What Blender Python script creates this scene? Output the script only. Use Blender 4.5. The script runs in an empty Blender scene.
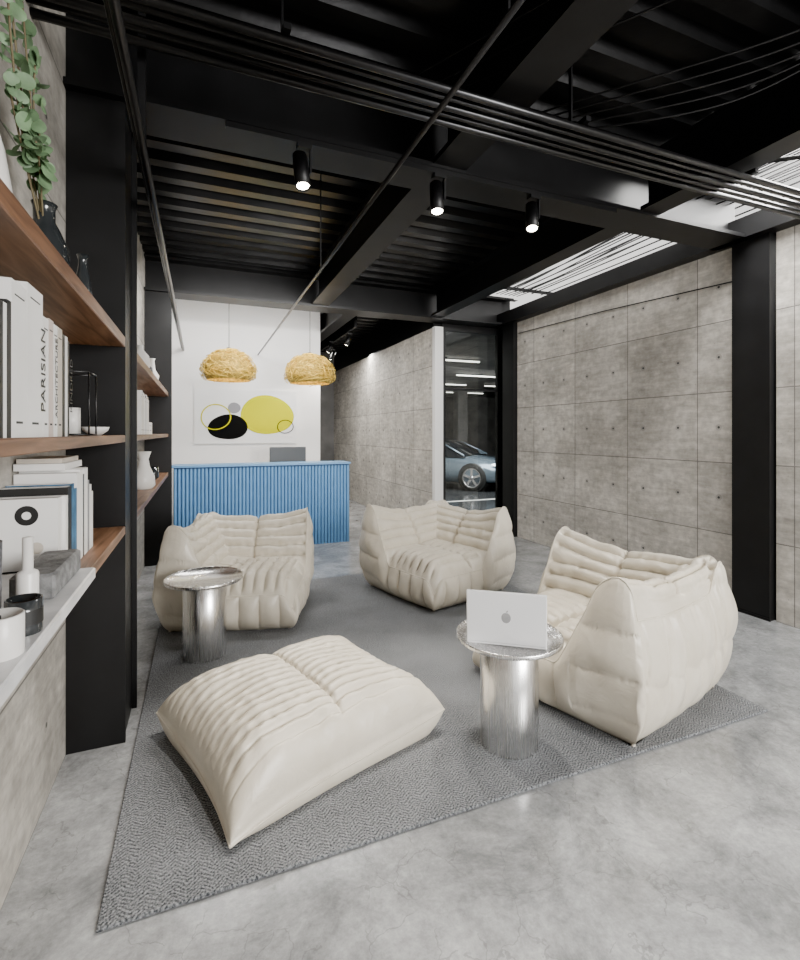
import bpy, math, random
from mathutils import Vector, Matrix, noise
random.seed(7)
sc = bpy.context.scene
pi = math.pi

# ------------------------------------------------------------------ materials
def newmat(name):
    m = bpy.data.materials.new(name); m.use_nodes = True
    nt = m.node_tree
    return m, nt, nt.nodes['Principled BSDF']

def N(nt, typ, **kw):
    n = nt.nodes.new(typ)
    for k, v in kw.items(): setattr(n, k, v)
    return n

def L(nt, a, b): nt.links.new(a, b)

def simple(name, col, rough=0.5, metal=0.0, bump=0.0, bscale=40, var=0.0, vscale=5, emis=None, estr=0, coat=0, spec=None):
    m, nt, p = newmat(name)
    p.inputs['Base Color'].default_value = (*col, 1)
    p.inputs['Roughness'].default_value = rough
    p.inputs['Metallic'].default_value = metal
    if spec is not None: p.inputs['Specular IOR Level'].default_value = spec
    if coat: p.inputs['Coat Weight'].default_value = coat
    tc = N(nt, 'ShaderNodeTexCoord')
    if var > 0:
        no = N(nt, 'ShaderNodeTexNoise'); no.inputs['Scale'].default_value = vscale; no.inputs['Detail'].default_value = 6
        L(nt, tc.outputs['Object'], no.inputs['Vector'])
        r = N(nt, 'ShaderNodeValToRGB')
        r.color_ramp.elements[0].position = .3; r.color_ramp.elements[1].position = .7
        r.color_ramp.elements[0].color = (*[c*(1-var) for c in col], 1)
        r.color_ramp.elements[1].color = (*[min(1, c*(1+var)) for c in col], 1)
        L(nt, no.outputs['Fac'], r.inputs['Fac']); L(nt, r.outputs['Color'], p.inputs['Base Color'])
    if bump > 0:
        no = N(nt, 'ShaderNodeTexNoise'); no.inputs['Scale'].default_value = bscale; no.inputs['Detail'].default_value = 5
        L(nt, tc.outputs['Object'], no.inputs['Vector'])
        b = N(nt, 'ShaderNodeBump'); b.inputs['Strength'].default_value = bump; b.inputs['Distance'].default_value = .01
        L(nt, no.outputs['Fac'], b.inputs['Height']); L(nt, b.outputs['Normal'], p.inputs['Normal'])
    if emis:
        p.inputs['Emission Color'].default_value = (*emis, 1); p.inputs['Emission Strength'].default_value = estr
    return m

def math_(nt, op, a, b=None):
    n = N(nt, 'ShaderNodeMath', operation=op)
    if isinstance(a, (int, float)): n.inputs[0].default_value = a
    else: L(nt, a, n.inputs[0])
    if b is not None:
        if isinstance(b, (int, float)): n.inputs[1].default_value = b
        else: L(nt, b, n.inputs[1])
    return n.outputs[0]

def mixc(nt, fac, a, b, mode='MIX'):
    n = N(nt, 'ShaderNodeMix', data_type='RGBA', blend_type=mode)
    for s, v in ((n.inputs[0], fac), (n.inputs[6], a), (n.inputs[7], b)):
        if isinstance(v, (int, float)): s.default_value = v
        elif isinstance(v, tuple): s.default_value = (*v, 1) if len(v) == 3 else v
        else: L(nt, v, s)
    return n.outputs[2]

def concrete_wall(name, axis, off, pw, ph, zoff, base=(.37, .352, .325), light=(.56, .54, .505)):
    m, nt, p = newmat(name)
    tc = N(nt, 'ShaderNodeTexCoord'); sp = N(nt, 'ShaderNodeSeparateXYZ')
    L(nt, tc.outputs['Object'], sp.inputs[0])
    h = math_(nt, 'SUBTRACT', sp.outputs[axis], off - 50*pw)
    z = math_(nt, 'SUBTRACT', sp.outputs['Z'], zoff - 10*ph)
    n1 = N(nt, 'ShaderNodeTexNoise'); n1.inputs['Scale'].default_value = 1.8; n1.inputs['Detail'].default_value = 10; n1.inputs['Roughness'].default_value = .68
    L(nt, tc.outputs['Object'], n1.inputs['Vector'])
    mp = N(nt, 'ShaderNodeMapping'); mp.inputs['Scale'].default_value = (1.6, 1.6, 9)
    L(nt, tc.outputs['Object'], mp.inputs['Vector'])
    n2 = N(nt, 'ShaderNodeTexNoise'); n2.inputs['Scale'].default_value = 2.2; n2.inputs['Detail'].default_value = 7; n2.inputs['Roughness'].default_value = .7
    L(nt, mp.outputs['Vector'], n2.inputs['Vector'])
    n3 = N(nt, 'ShaderNodeTexNoise'); n3.inputs['Scale'].default_value = 18; n3.inputs['Detail'].default_value = 6
    L(nt, tc.outputs['Object'], n3.inputs['Vector'])
    f = math_(nt, 'ADD', math_(nt, 'MULTIPLY', n1.outputs['Fac'], .48), math_(nt, 'MULTIPLY', n2.outputs['Fac'], .36))
    f = math_(nt, 'ADD', f, math_(nt, 'MULTIPLY', n3.outputs['Fac'], .26))
    ramp = N(nt, 'ShaderNodeValToRGB'); L(nt, f, ramp.inputs['Fac'])
    ramp.color_ramp.elements[0].position = .42; ramp.color_ramp.elements[1].position = .66
    ramp.color_ramp.elements[0].color = (*[c*.66 for c in base], 1); ramp.color_ramp.elements[1].color = (*light, 1)
    e = ramp.color_ramp.elements.new(.54); e.color = (*base, 1)
    cmb = N(nt, 'ShaderNodeCombineXYZ')
    L(nt, math_(nt, 'FLOOR', math_(nt, 'DIVIDE', h, pw)), cmb.inputs[0])
    L(nt, math_(nt, 'FLOOR', math_(nt, 'DIVIDE', z, ph)), cmb.inputs[1])
    wn = N(nt, 'ShaderNodeTexWhiteNoise', noise_dimensions='3D'); L(nt, cmb.outputs[0], wn.inputs['Vector'])
    pv = math_(nt, 'ADD', math_(nt, 'MULTIPLY', wn.outputs['Value'], .18), .91)
    hsv = N(nt, 'ShaderNodeHueSaturation'); L(nt, ramp.outputs['Color'], hsv.inputs['Color']); L(nt, pv, hsv.inputs['Value'])
    dj = math_(nt, 'MINIMUM', math_(nt, 'PINGPONG', h, pw/2), math_(nt, 'PINGPONG', z, ph/2))
    joint = math_(nt, 'LESS_THAN', dj, .004)
    hh = math_(nt, 'PINGPONG', math_(nt, 'SUBTRACT', h, pw/4), pw/4)
    hz = math_(nt, 'PINGPONG', math_(nt, 'SUBTRACT', z, ph/2), ph/2)
    dist = math_(nt, 'SQRT', math_(nt, 'ADD', math_(nt, 'MULTIPLY', hh, hh), math_(nt, 'MULTIPLY', hz, hz)))
    hole = math_(nt, 'LESS_THAN', dist, .011)
    halo = math_(nt, 'LESS_THAN', dist, .028)
    vo = N(nt, 'ShaderNodeTexVoronoi'); vo.inputs['Scale'].default_value = 13
    L(nt, tc.outputs['Object'], vo.inputs['Vector'])
    pore = math_(nt, 'LESS_THAN', vo.outputs['Distance'], .05)
    c = hsv.outputs['Color']
    c = mixc(nt, math_(nt, 'MULTIPLY', pore, .5), c, (.12, .11, .10))
    c = mixc(nt, math_(nt, 'MULTIPLY', halo, .40), c, (.20, .19, .18))
    c = mixc(nt, math_(nt, 'MULTIPLY', joint, .75), c, (.08, .075, .07))
    c = mixc(nt, hole, c, (.05, .05, .05))
    L(nt, c, p.inputs['Base Color']); p.inputs['Roughness'].default_value = .7
    hgt = math_(nt, 'SUBTRACT', math_(nt, 'MULTIPLY', f, .6), math_(nt, 'MAXIMUM', joint, hole))
    b = N(nt, 'ShaderNodeBump'); b.inputs['Strength'].default_value = .6; b.inputs['Distance'].default_value = .012
    L(nt, hgt, b.inputs['Height']); L(nt, b.outputs['Normal'], p.inputs['Normal'])
    return m

def floor_mat():
    m, nt, p = newmat('polished_concrete')
    tc = N(nt, 'ShaderNodeTexCoord')
    n1 = N(nt, 'ShaderNodeTexNoise'); n1.inputs['Scale'].default_value = 2.4; n1.inputs['Detail'].default_value = 14; n1.inputs['Roughness'].default_value = .78; n1.inputs['Distortion'].default_value = .3
    L(nt, tc.outputs['Object'], n1.inputs['Vector'])
    r = N(nt, 'ShaderNodeValToRGB'); L(nt, n1.outputs['Fac'], r.inputs['Fac'])
    r.color_ramp.elements[0].position = .36; r.color_ramp.elements[0].color = (.18, .183, .187, 1)
    r.color_ramp.elements[1].position = .65; r.color_ramp.elements[1].color = (.46, .465, .47, 1)
    e = r.color_ramp.elements.new(.5); e.color = (.31, .314, .318, 1)
    dn = N(nt, 'ShaderNodeTexNoise'); dn.inputs['Scale'].default_value = 4; dn.inputs['Detail'].default_value = 5
    L(nt, tc.outputs['Object'], dn.inputs['Vector'])
    ad = N(nt, 'ShaderNodeMix', data_type='VECTOR'); ad.inputs[0].default_value = .25
    L(nt, tc.outputs['Object'], ad.inputs[4]); L(nt, dn.outputs['Color'], ad.inputs[5])
    vo = N(nt, 'ShaderNodeTexVoronoi', feature='DISTANCE_TO_EDGE'); vo.inputs['Scale'].default_value = 7
    L(nt, ad.outputs[1], vo.inputs['Vector'])
    vein = math_(nt, 'LESS_THAN', vo.outputs['Distance'], .010)
    vm = math_(nt, 'GREATER_THAN', dn.outputs['Fac'], .5)
    n3 = N(nt, 'ShaderNodeTexNoise'); n3.inputs['Scale'].default_value = 40; n3.inputs['Detail'].default_value = 8; n3.inputs['Roughness'].default_value = .75
    L(nt, tc.outputs['Object'], n3.inputs['Vector'])
    c = mixc(nt, math_(nt, 'MULTIPLY', math_(nt, 'MULTIPLY', vein, vm), .35), r.outputs['Color'], (.12, .12, .12))
    c = mixc(nt, .5, c, n3.outputs['Fac'], 'OVERLAY')
    L(nt, c, p.inputs['Base Color'])
    rr = N(nt, 'ShaderNodeMapRange'); rr.inputs['From Min'].default_value = .3; rr.inputs['From Max'].default_value = .7
    rr.inputs['To Min'].default_value = .08; rr.inputs['To Max'].default_value = .26
    L(nt, n1.outputs['Fac'], rr.inputs['Value']); L(nt, rr.outputs[0], p.inputs['Roughness'])
    p.inputs['Specular IOR Level'].default_value = .7
    b = N(nt, 'ShaderNodeBump'); b.inputs['Strength'].default_value = .05; b.inputs['Distance'].default_value = .01
    L(nt, n1.outputs['Fac'], b.inputs['Height']); L(nt, b.outputs['Normal'], p.inputs['Normal'])
    return m

def rug_mat():
    m, nt, p = newmat('herringbone_wool')
    tc = N(nt, 'ShaderNodeTexCoord'); sp = N(nt, 'ShaderNodeSeparateXYZ'); L(nt, tc.outputs['Object'], sp.inputs[0])
    x = math_(nt, 'ADD', sp.outputs['X'], 50); y = math_(nt, 'ADD', sp.outputs['Y'], 50)
    nd = N(nt, 'ShaderNodeTexNoise'); nd.inputs['Scale'].default_value = 18; nd.inputs['Detail'].default_value = 4; L(nt, tc.outputs['Object'], nd.inputs['Vector'])
    zz = math_(nt, 'MULTIPLY', math_(nt, 'PINGPONG', x, .040), .75)
    s = math_(nt, 'ADD', math_(nt, 'ADD', y, zz), math_(nt, 'MULTIPLY', nd.outputs['Fac'], .03))
    st = math_(nt, 'DIVIDE', math_(nt, 'PINGPONG', s, .0075), .0075)
    ns = N(nt, 'ShaderNodeTexNoise'); ns.inputs['Scale'].default_value = 150; ns.inputs['Detail'].default_value = 3
    L(nt, tc.outputs['Object'], ns.inputs['Vector'])
    nl = N(nt, 'ShaderNodeTexNoise'); nl.inputs['Scale'].default_value = 2.5; nl.inputs['Detail'].default_value = 5
    L(nt, tc.outputs['Object'], nl.inputs['Vector'])
    f = math_(nt, 'ADD', math_(nt, 'MULTIPLY', st, .32), math_(nt, 'MULTIPLY', math_(nt, 'SUBTRACT', ns.outputs['Fac'], .25), 1.4))
    f = math_(nt, 'ADD', f, math_(nt, 'MULTIPLY', math_(nt, 'SUBTRACT', nl.outputs['Fac'], .5), .35))
    r = N(nt, 'ShaderNodeValToRGB'); L(nt, f, r.inputs['Fac'])
    r.color_ramp.elements[0].position = .22; r.color_ramp.elements[0].color = (.032, .036, .041, 1)
    r.color_ramp.elements[1].position = .88; r.color_ramp.elements[1].color = (.35, .36, .375, 1)
    L(nt, r.outputs['Color'], p.inputs['Base Color']); p.inputs['Roughness'].default_value = .95
    b = N(nt, 'ShaderNodeBump'); b.inputs['Strength'].default_value = .7; b.inputs['Distance'].default_value = .006
    L(nt, f, b.inputs['Height']); L(nt, b.outputs['Normal'], p.inputs['Normal'])
    return m

def wood_mat(name, c1, c2):
    m, nt, p = newmat(name)
    tc = N(nt, 'ShaderNodeTexCoord'); mp = N(nt, 'ShaderNodeMapping'); mp.inputs['Scale'].default_value = (22, 1.5, 22)
    L(nt, tc.outputs['Object'], mp.inputs[0])
    n = N(nt, 'ShaderNodeTexNoise'); n.inputs['Scale'].default_value = 1.6; n.inputs['Detail'].default_value = 7; n.inputs['Distortion'].default_value = .8
    L(nt, mp.outputs[0], n.inputs['Vector'])
    r = N(nt, 'ShaderNodeValToRGB'); L(nt, n.outputs['Fac'], r.inputs['Fac'])
    r.color_ramp.elements[0].position = .35; r.color_ramp.elements[0].color = (*c1, 1)
    r.color_ramp.elements[1].position = .65; r.color_ramp.elements[1].color = (*c2, 1)
    L(nt, r.outputs[0], p.inputs['Base Color']); p.inputs['Roughness'].default_value = .42
    b = N(nt, 'ShaderNodeBump'); b.inputs['Strength'].default_value = .2; b.inputs['Distance'].default_value = .004
    L(nt, n.outputs['Fac'], b.inputs['Height']); L(nt, b.outputs[0], p.inputs['Normal'])
    return m

def brushed(name, col, rough):
    m, nt, p = newmat(name)
    p.inputs['Base Color'].default_value = (*col, 1); p.inputs['Metallic'].default_value = 1
    tc = N(nt, 'ShaderNodeTexCoord'); mp = N(nt, 'ShaderNodeMapping'); mp.inputs['Scale'].default_value = (120, 120, 2)
    L(nt, tc.outputs['Object'], mp.inputs[0])
    n = N(nt, 'ShaderNodeTexNoise'); n.inputs['Scale'].default_value = 1; n.inputs['Detail'].default_value = 3
    L(nt, mp.outputs[0], n.inputs['Vector'])
    mr = N(nt, 'ShaderNodeMapRange'); mr.inputs['To Min'].default_value = rough*.7; mr.inputs['To Max'].default_value = rough*1.4
    L(nt, n.outputs['Fac'], mr.inputs[0]); L(nt, mr.outputs[0], p.inputs['Roughness'])
    b = N(nt, 'ShaderNodeBump'); b.inputs['Strength'].default_value = .06; b.inputs['Distance'].default_value = .002
    L(nt, n.outputs['Fac'], b.inputs['Height']); L(nt, b.outputs[0], p.inputs['Normal'])
    return m

def glass_mat(name, tint=(.93, .96, .96), refl=.05):
    m, nt, p = newmat(name); nt.nodes.remove(p)
    out = nt.nodes['Material Output']
    t = N(nt, 'ShaderNodeBsdfTransparent'); t.inputs[0].default_value = (*tint, 1)
    g = N(nt, 'ShaderNodeBsdfGlossy'); g.inputs['Roughness'].default_value = .03
    lw = N(nt, 'ShaderNodeFresnel'); lw.inputs['IOR'].default_value = 1.5
    f = math_(nt, 'MINIMUM', math_(nt, 'ADD', lw.outputs[0], refl-.04), 1.0)
    mx = N(nt, 'ShaderNodeMixShader'); L(nt, f, mx.inputs[0]); L(nt, t.outputs[0], mx.inputs[1]); L(nt, g.outputs[0], mx.inputs[2])
    L(nt, mx.outputs[0], out.inputs['Surface'])
    return m

M_black = simple('black_steel', (.0065, .0065, .0072), .45, .1, var=.3, vscale=6)
M_deck = simple('dark_metal_deck', (.024, .024, .025), .30, .7, var=.35, vscale=3, bump=.08, bscale=30)
M_conduit = simple('conduit_steel', (.05, .05, .052), .28, .8)
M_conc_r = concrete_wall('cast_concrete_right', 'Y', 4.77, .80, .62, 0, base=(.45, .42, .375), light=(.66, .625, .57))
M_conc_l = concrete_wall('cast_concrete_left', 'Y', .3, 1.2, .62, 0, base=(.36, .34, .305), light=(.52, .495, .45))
M_floor = floor_mat()
M_rug = rug_mat()
M_white = simple('white_paint', (.82, .81, .80), .6, bump=.05, bscale=80)
M_wood = wood_mat('walnut', (.12, .06, .032), (.30, .165, .095))
M_steel = brushed('brushed_steel', (.82, .81, .80), .25)
M_blue = simple('blue_lacquer', (.15, .35, .62), .42, var=.06, vscale=9)
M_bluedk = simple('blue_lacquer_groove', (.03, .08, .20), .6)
M_paper = simple('book_paper', (.80, .79, .77), .6, var=.06)
M_blackp = simple('book_black', (.015, .015, .015), .5)
M_bookblue = simple('book_blue', (.04, .14, .26), .5, var=.5, vscale=14)
M_bookbeige = simple('book_beige', (.56, .51, .44), .6, var=.1)
M_bookpink = simple('book_blush', (.62, .53, .48), .6)
M_bookgrey = simple('book_grey', (.25, .25, .26), .6)
M_marble = simple('white_marble', (.70, .70, .71), .25, var=.15, vscale=9)
M_stone = simple('grey_stone', (.20, .20, .20), .8, var=.4, vscale=30, bump=.5, bscale=60)
M_weave = simple('grey_weave', (.16, .16, .17), .9, var=.5, vscale=80, bump=.8, bscale=120)
M_ceramic = simple('white_ceramic', (.78, .76, .73), .3)
M_smoke = simple('smoked_glass', (.03, .033, .035), .08, 0, coat=.5)
M_leaf = simple('eucalyptus_leaf', (.13, .21, .11), .55, var=.35, vscale=20)
M_stem = simple('eucalyptus_stem', (.16, .13, .07), .7)
M_gold = simple('gold_fibre', (.78, .55, .11), .40, .25, var=.30, vscale=25)
M_goldin = simple('gold_shell', (.50, .34, .06), .5, .2, var=.5, vscale=30, bump=.8, bscale=50)
M_yel = simple('paint_yellow', (.58, .57, .0), .9, spec=.1)
M_artblk = simple('paint_black', (.008, .008, .008), .9, spec=.1)
M_artgry = simple('paint_grey', (.28, .28, .30), .9, spec=.1)
M_canvas = simple('canvas_white', (.82, .82, .82), .8, bump=.1, bscale=200, spec=.1)
M_alu = simple('aluminium', (.86, .86, .87), .35, .1)
M_grey = simple('monitor_grey', (.05, .055, .06), .4)
M_key = simple('laptop_keys', (.05, .05, .055), .5)
M_logo = simple('laptop_emblem', (.52, .52, .53), .2, .6)
M_tyre = simple('tyre_rubber', (.015, .015, .015), .8)
M_rim = simple('alloy_rim', (.6, .6, .62), .25, .9)
M_car = simple('car_paint_bluegrey', (.17, .22, .27), .22, .5, coat=.8)
M_carglass = simple('car_glass', (.01, .012, .015), .05, .1, coat=.5)
M_head = simple('headlight_lens', (.8, .85, .9), .1, .3, emis=(.8, .9, 1), estr=.6)
M_garfloor = simple('garage_wet_floor', (.05, .053, .057), .12, .1, var=.3, vscale=2)
M_garwall = simple('garage_concrete', (.16, .155, .15), .7, var=.3, vscale=2)
M_line = simple('road_marking', (.7, .7, .68), .6)
M_tube = simple('led_tube', (1, 1, 1), .5, emis=(1, .95, .85), estr=3)
M_bulb = simple('lamp_led', (1, 1, 1), .5, emis=(1, .9, .72), estr=30)
M_glass = glass_mat('clear_glass')
def leather():
    m, nt, p = newmat('cream_leather')
    tc = N(nt, 'ShaderNodeTexCoord')
    n = N(nt, 'ShaderNodeTexNoise'); n.inputs['Scale'].default_value = 5; n.inputs['Detail'].default_value = 5
    L(nt, tc.outputs['Object'], n.inputs['Vector'])
    r = N(nt, 'ShaderNodeValToRGB'); L(nt, n.outputs['Fac'], r.inputs[0])
    r.color_ramp.elements[0].position = .3; r.color_ramp.elements[0].color = (.61, .555, .455, 1)
    r.color_ramp.elements[1].position = .7; r.color_ramp.elements[1].color = (.71, .655, .555, 1)
    L(nt, r.outputs[0], p.inputs['Base Color']); p.inputs['Roughness'].default_value = .34
    n2 = N(nt, 'ShaderNodeTexNoise'); n2.inputs['Scale'].default_value = 9; n2.inputs['Detail'].default_value = 5; n2.inputs['Distortion'].default_value = 1.0
    L(nt, tc.outputs['Object'], n2.inputs['Vector'])
    b = N(nt, 'ShaderNodeBump'); b.inputs['Strength'].default_value = .28; b.inputs['Distance'].default_value = .022
    L(nt, n2.outputs['Fac'], b.inputs['Height']); L(nt, b.outputs[0], p.inputs['Normal'])
    return m
M_leather = leather()

# ------------------------------------------------------------------ mesh builder
class MB:
    def __init__(s): s.v = []; s.f = []; s.fm = []; s.sm = []; s.mats = []
    def mi(s, m):
        if m not in s.mats: s.mats.append(m)
        return s.mats.index(m)
    def add(s, vs, fs, m, smooth=False, M=None):
        o = len(s.v)
        for v in vs:
            v = Vector(v)
            s.v.append(M @ v if M else v)
        i = s.mi(m)
        for f in fs:
            s.f.append([a+o for a in f]); s.fm.append(i); s.sm.append(smooth)
        return s
    def box(s, x0, x1, y0, y1, z0, z1, m, M=None):
        vs = [(x0,y0,z0),(x1,y0,z0),(x1,y1,z0),(x0,y1,z0),(x0,y0,z1),(x1,y0,z1),(x1,y1,z1),(x0,y1,z1)]
        fs = [(3,2,1,0),(4,5,6,7),(0,1,5,4),(1,2,6,5),(2,3,7,6),(3,0,4,7)]
        return s.add(vs, fs, m, False, M)
    def rbox(s, x0, x1, y0, y1, z0, z1, r, m, M=None):
        def ring(z, i):
            a, b, c, d = x0+i, x1-i, y0+i, y1-i
            q = r
            return [(a+q,c,z),(b-q,c,z),(b,c+q,z),(b,d-q,z),(b-q,d,z),(a+q,d,z),(a,d-q,z),(a,c+q,z)]
        vs = ring(z0, r) + ring(z0+r, 0) + ring(z1-r, 0) + ring(z1, r)
        fs = [tuple(reversed(range(8))), tuple(range(24, 32))]
        for k in range(3):
            for j in range(8):
                a = k*8+j; b = k*8+(j+1) % 8
                fs.append((a, b, b+8, a+8))
        return s.add(vs, fs, m, False, M)
    def lathe(s, prof, c, m, n=32, smooth=True, M=None, cap=True):
        vs = []; fs = []
        for r, z in prof:
            for j in range(n):
                a = 2*pi*j/n; vs.append((c[0]+r*math.cos(a), c[1]+r*math.sin(a), c[2]+z))
        for i in range(len(prof)-1):
            for j in range(n):
                a = i*n+j; b = i*n+(j+1) % n
                fs.append((a, b, b+n, a+n))
        s.add(vs, fs, m, smooth, M)
        if cap:
            k = len(prof)-1
            o = len(s.v)-len(vs)
            for base, rev in ((0, True), (k*n, False)):
                if prof[0 if rev else k][0] > 1e-4:
                    ids = list(range(o+base, o+base+n))
                    s.f.append(ids[::-1] if rev else ids); s.fm.append(s.mi(m)); s.sm.append(False)
        return s
    def tube(s, pts, r, m, n=8, M=None, closed=False):
        pts = [Vector(p) for p in pts]; vs = []; fs = []; K = len(pts)
        up = Vector((0, 0, 1))
        for i, p in enumerate(pts):
            t = (pts[(i+1) % K if closed else min(i+1, K-1)] - pts[(i-1) % K if closed else max(i-1, 0)])
            if t.length < 1e-9: t = Vector((0, 0, 1))
            t.normalize()
            a = t.cross(up)
            if a.length < .05: a = t.cross(Vector((1, 0, 0)))
            a.normalize(); b = t.cross(a)
            for j in range(n):
                th = 2*pi*j/n; vs.append(p + a*r*math.cos(th) + b*r*math.sin(th))
        for i in range(K if closed else K-1):
            for j in range(n):
                a0 = i*n+j; b0 = i*n+(j+1) % n; i2 = ((i+1) % K)*n
                fs.append((a0, i2+j, i2+(j+1) % n, b0))
        if not closed:
            fs.append(tuple(range(n))); fs.append(tuple(reversed(range((K-1)*n, K*n))))
        return s.add(vs, fs, m, True, M)
    def build(s, name, loc=(0,0,0), rot=0, parent=None):
        me = bpy.data.meshes.new(name)
        me.from_pydata([tuple(v) for v in s.v], [], s.f)
        for m in s.mats: me.materials.append(m)
        me.polygons.foreach_set('material_index', s.fm)
        me.polygons.foreach_set('use_smooth', s.sm)
        me.update()
        ob = bpy.data.objects.new(name, me)
        sc.collection.objects.link(ob)
        ob.location = loc; ob.rotation_euler = (0, 0, rot)
        if parent: ob.parent = parent
        return ob

def empty(name, loc=(0,0,0), rot=0):
    e = bpy.data.objects.new(name, None); sc.collection.objects.link(e)
    e.location = loc; e.rotation_euler = (0, 0, rot); e.empty_display_size = .1
    return e

# ------------------------------------------------------------------ room shell
XL, XR = -.58, 4.25
MB().box(-.75, 4.45, -3, 6.42, -.1, 0, M_floor).box(-.75, 3.27, 6.42, 12.2, -.1, 0, M_floor).build('floor')
MB().box(3.27, 14, 6.42, 19, -.1, -.002, M_garfloor).build('floor_garage')
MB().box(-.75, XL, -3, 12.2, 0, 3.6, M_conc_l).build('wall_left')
w = MB()
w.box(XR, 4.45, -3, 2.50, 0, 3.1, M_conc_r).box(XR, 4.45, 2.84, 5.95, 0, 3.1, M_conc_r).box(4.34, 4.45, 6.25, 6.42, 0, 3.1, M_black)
w.build('wall_right')
MB().box(XL, 1.81, 7.9, 8.05, 0, 3.58, M_white).build('wall_back')
MB().box(3.15, 3.27, 6.46, 12.2, 0, 3.04, M_conc_r).box(3.135, 3.27, 6.38, 6.46, 0, 3.04, M_white).build('wall_corridor')
MB().box(XL, 3.27, 12.2, 12.35, 0, 3.58, M_garwall).box(1.9, 2.0, 11.2, 12.2, 0, 3.0, M_black).build('wall_corridor_end')
fr = MB()
for x in (-.58, 1.0, 2.6, 4.17): fr.box(x, x+.08, -3, -2.9, 0, 3.1, M_black)
fr.box(XL, XR, -3, -2.9, 3.1, 3.6, M_black).box(XL, XR, -3, -2.9, 0, .08, M_black)
fr.build('window_front')

def deck(mb, x0, x1, y0, y1, z):
    per = .25; prof = []
    y = y0
    while y < y1:
        for dy, dz in ((0, 0), (.10, 0), (.125, .06), (.225, .06)):
            if y+dy <= y1: prof.append((y+dy, z+dz))
        y += per
    vs = []; fs = []
    for (yy, zz) in prof: vs += [(x0, yy, zz), (x1, yy, zz)]
    for i in range(len(prof)-1): fs.append((2*i, 2*i+1, 2*i+3, 2*i+2))
    mb.add(vs, fs, M_deck)
d = MB(); deck(d, -.75, 3.16, -3, 12.3, 3.5); deck(d, 3.16, 4.45, 6.2, 7.0, 3.5)
d.box(3.0, 3.3, 6.5, 12.35, 3.56, 3.6, M_black)
d.build('ceiling')

def ibeam(mb, axis, a0, a1, c0, c1, z0, z1, m, web=.03, fl=.03):
    cm = (c0+c1)/2
    if axis == 'X':
        mb.box(a0, a1, c0, c1, z0, z0+fl, m); mb.box(a0, a1, c0, c1, z1-fl, z1, m); mb.box(a0, a1, cm-web/2, cm+web/2, z0+fl, z1-fl, m)
    else:
        mb.box(c0, c1, a0, a1, z0, z0+fl, m); mb.box(c0, c1, a0, a1, z1-fl, z1, m); mb.box(cm-web/2, cm+web/2, a0, a1, z0+fl, z1-fl, m)
e = empty('ceiling_beams')
b = MB()
for c0 in (-1.1, 2.66, 6.15):
    ibeam(b, 'X', XL, 4.2, c0, c0+.3, 3.1, 3.5, M_black)
b.build('cross_beams', parent=e)
b = MB()
for (c0, c1) in ((1.30, 1.52), (2.97, 3.16)):
    for (y0, y1) in ((-3, -1.1), (-.8, 2.66), (2.96, 6.15)):
        ibeam(b, 'Y', y0, y1, c0, c1, 3.12, 3.5, M_black)
ibeam(b, 'Y', 6.45, 12.2, 1.81, 2.0, 3.12, 3.5, M_black)
b.build('long_beams', parent=e)
b = MB(); b.box(4.12, 4.45, -3, 6.45, 3.1, 3.27, M_black)
b.box(3.15, 3.27, 6.46, 12.2, 3.04, 3.58, M_black); b.box(3.15, 4.45, 6.42, 6.5, 3.1, 3.58, M_black)
b.build('edge_beams', parent=e)
s = MB()
for y in (-2.0, 0.4, 2.68, 6.0):
    s.box(3.16, 5.2, y, y+.03, 3.58, 3.62, M_black)
for x in (3.3, 3.75, 4.2, 4.35, 4.5, 4.65, 4.82, 5.0): s.box(x-.006, x+.006, -3, 6.15, 3.60, 3.612, M_black)
s.build('window_skylight')

c = MB()
c.box(XL, -.335, 2.71, 2.73, 0, 3.5, M_black).box(XL, -.345, 2.73, 3.03, 0, 3.5, M_black).box(XL, -.32, 3.03, 3.05, 0, 3.5, M_black)
c.build('steel_column')
c = MB(); c.box(XL, -.30, 6.2, 6.22, 0, 3.1, M_black).box(XL, -.31, 6.22, 6.44, 0, 3.1, M_black); c.build('steel_column')
c = MB(); c.box(4.2, 4.45, 2.52, 2.82, 0, 3.1, M_black).box(4.19, 4.2, 2.51, 2.83, 0, .02, M_black); c.build('steel_column')
c = MB(); c.box(4.19, 4.45, 5.96, 6.24, 0, 3.1, M_black); c.build('steel_column')

g = MB()
g.box(3.27, 3.33, 6.42, 6.48, 0, 3.1, M_black).box(4.22, 4.34, 6.42, 6.48, 0, 3.1, M_black)
g.box(3.33, 4.22, 6.42, 6.48, 3.0, 3.1, M_black).box(3.33, 4.22, 6.42, 6.48, 0, .05, M_black).box(3.33, 4.22, 6.43, 6.47, 2.13, 2.16, M_black)
g.box(3.33, 4.22, 6.445, 6.455, .05, 3.0, M_glass)
g.build('window_garage_partition')

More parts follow.
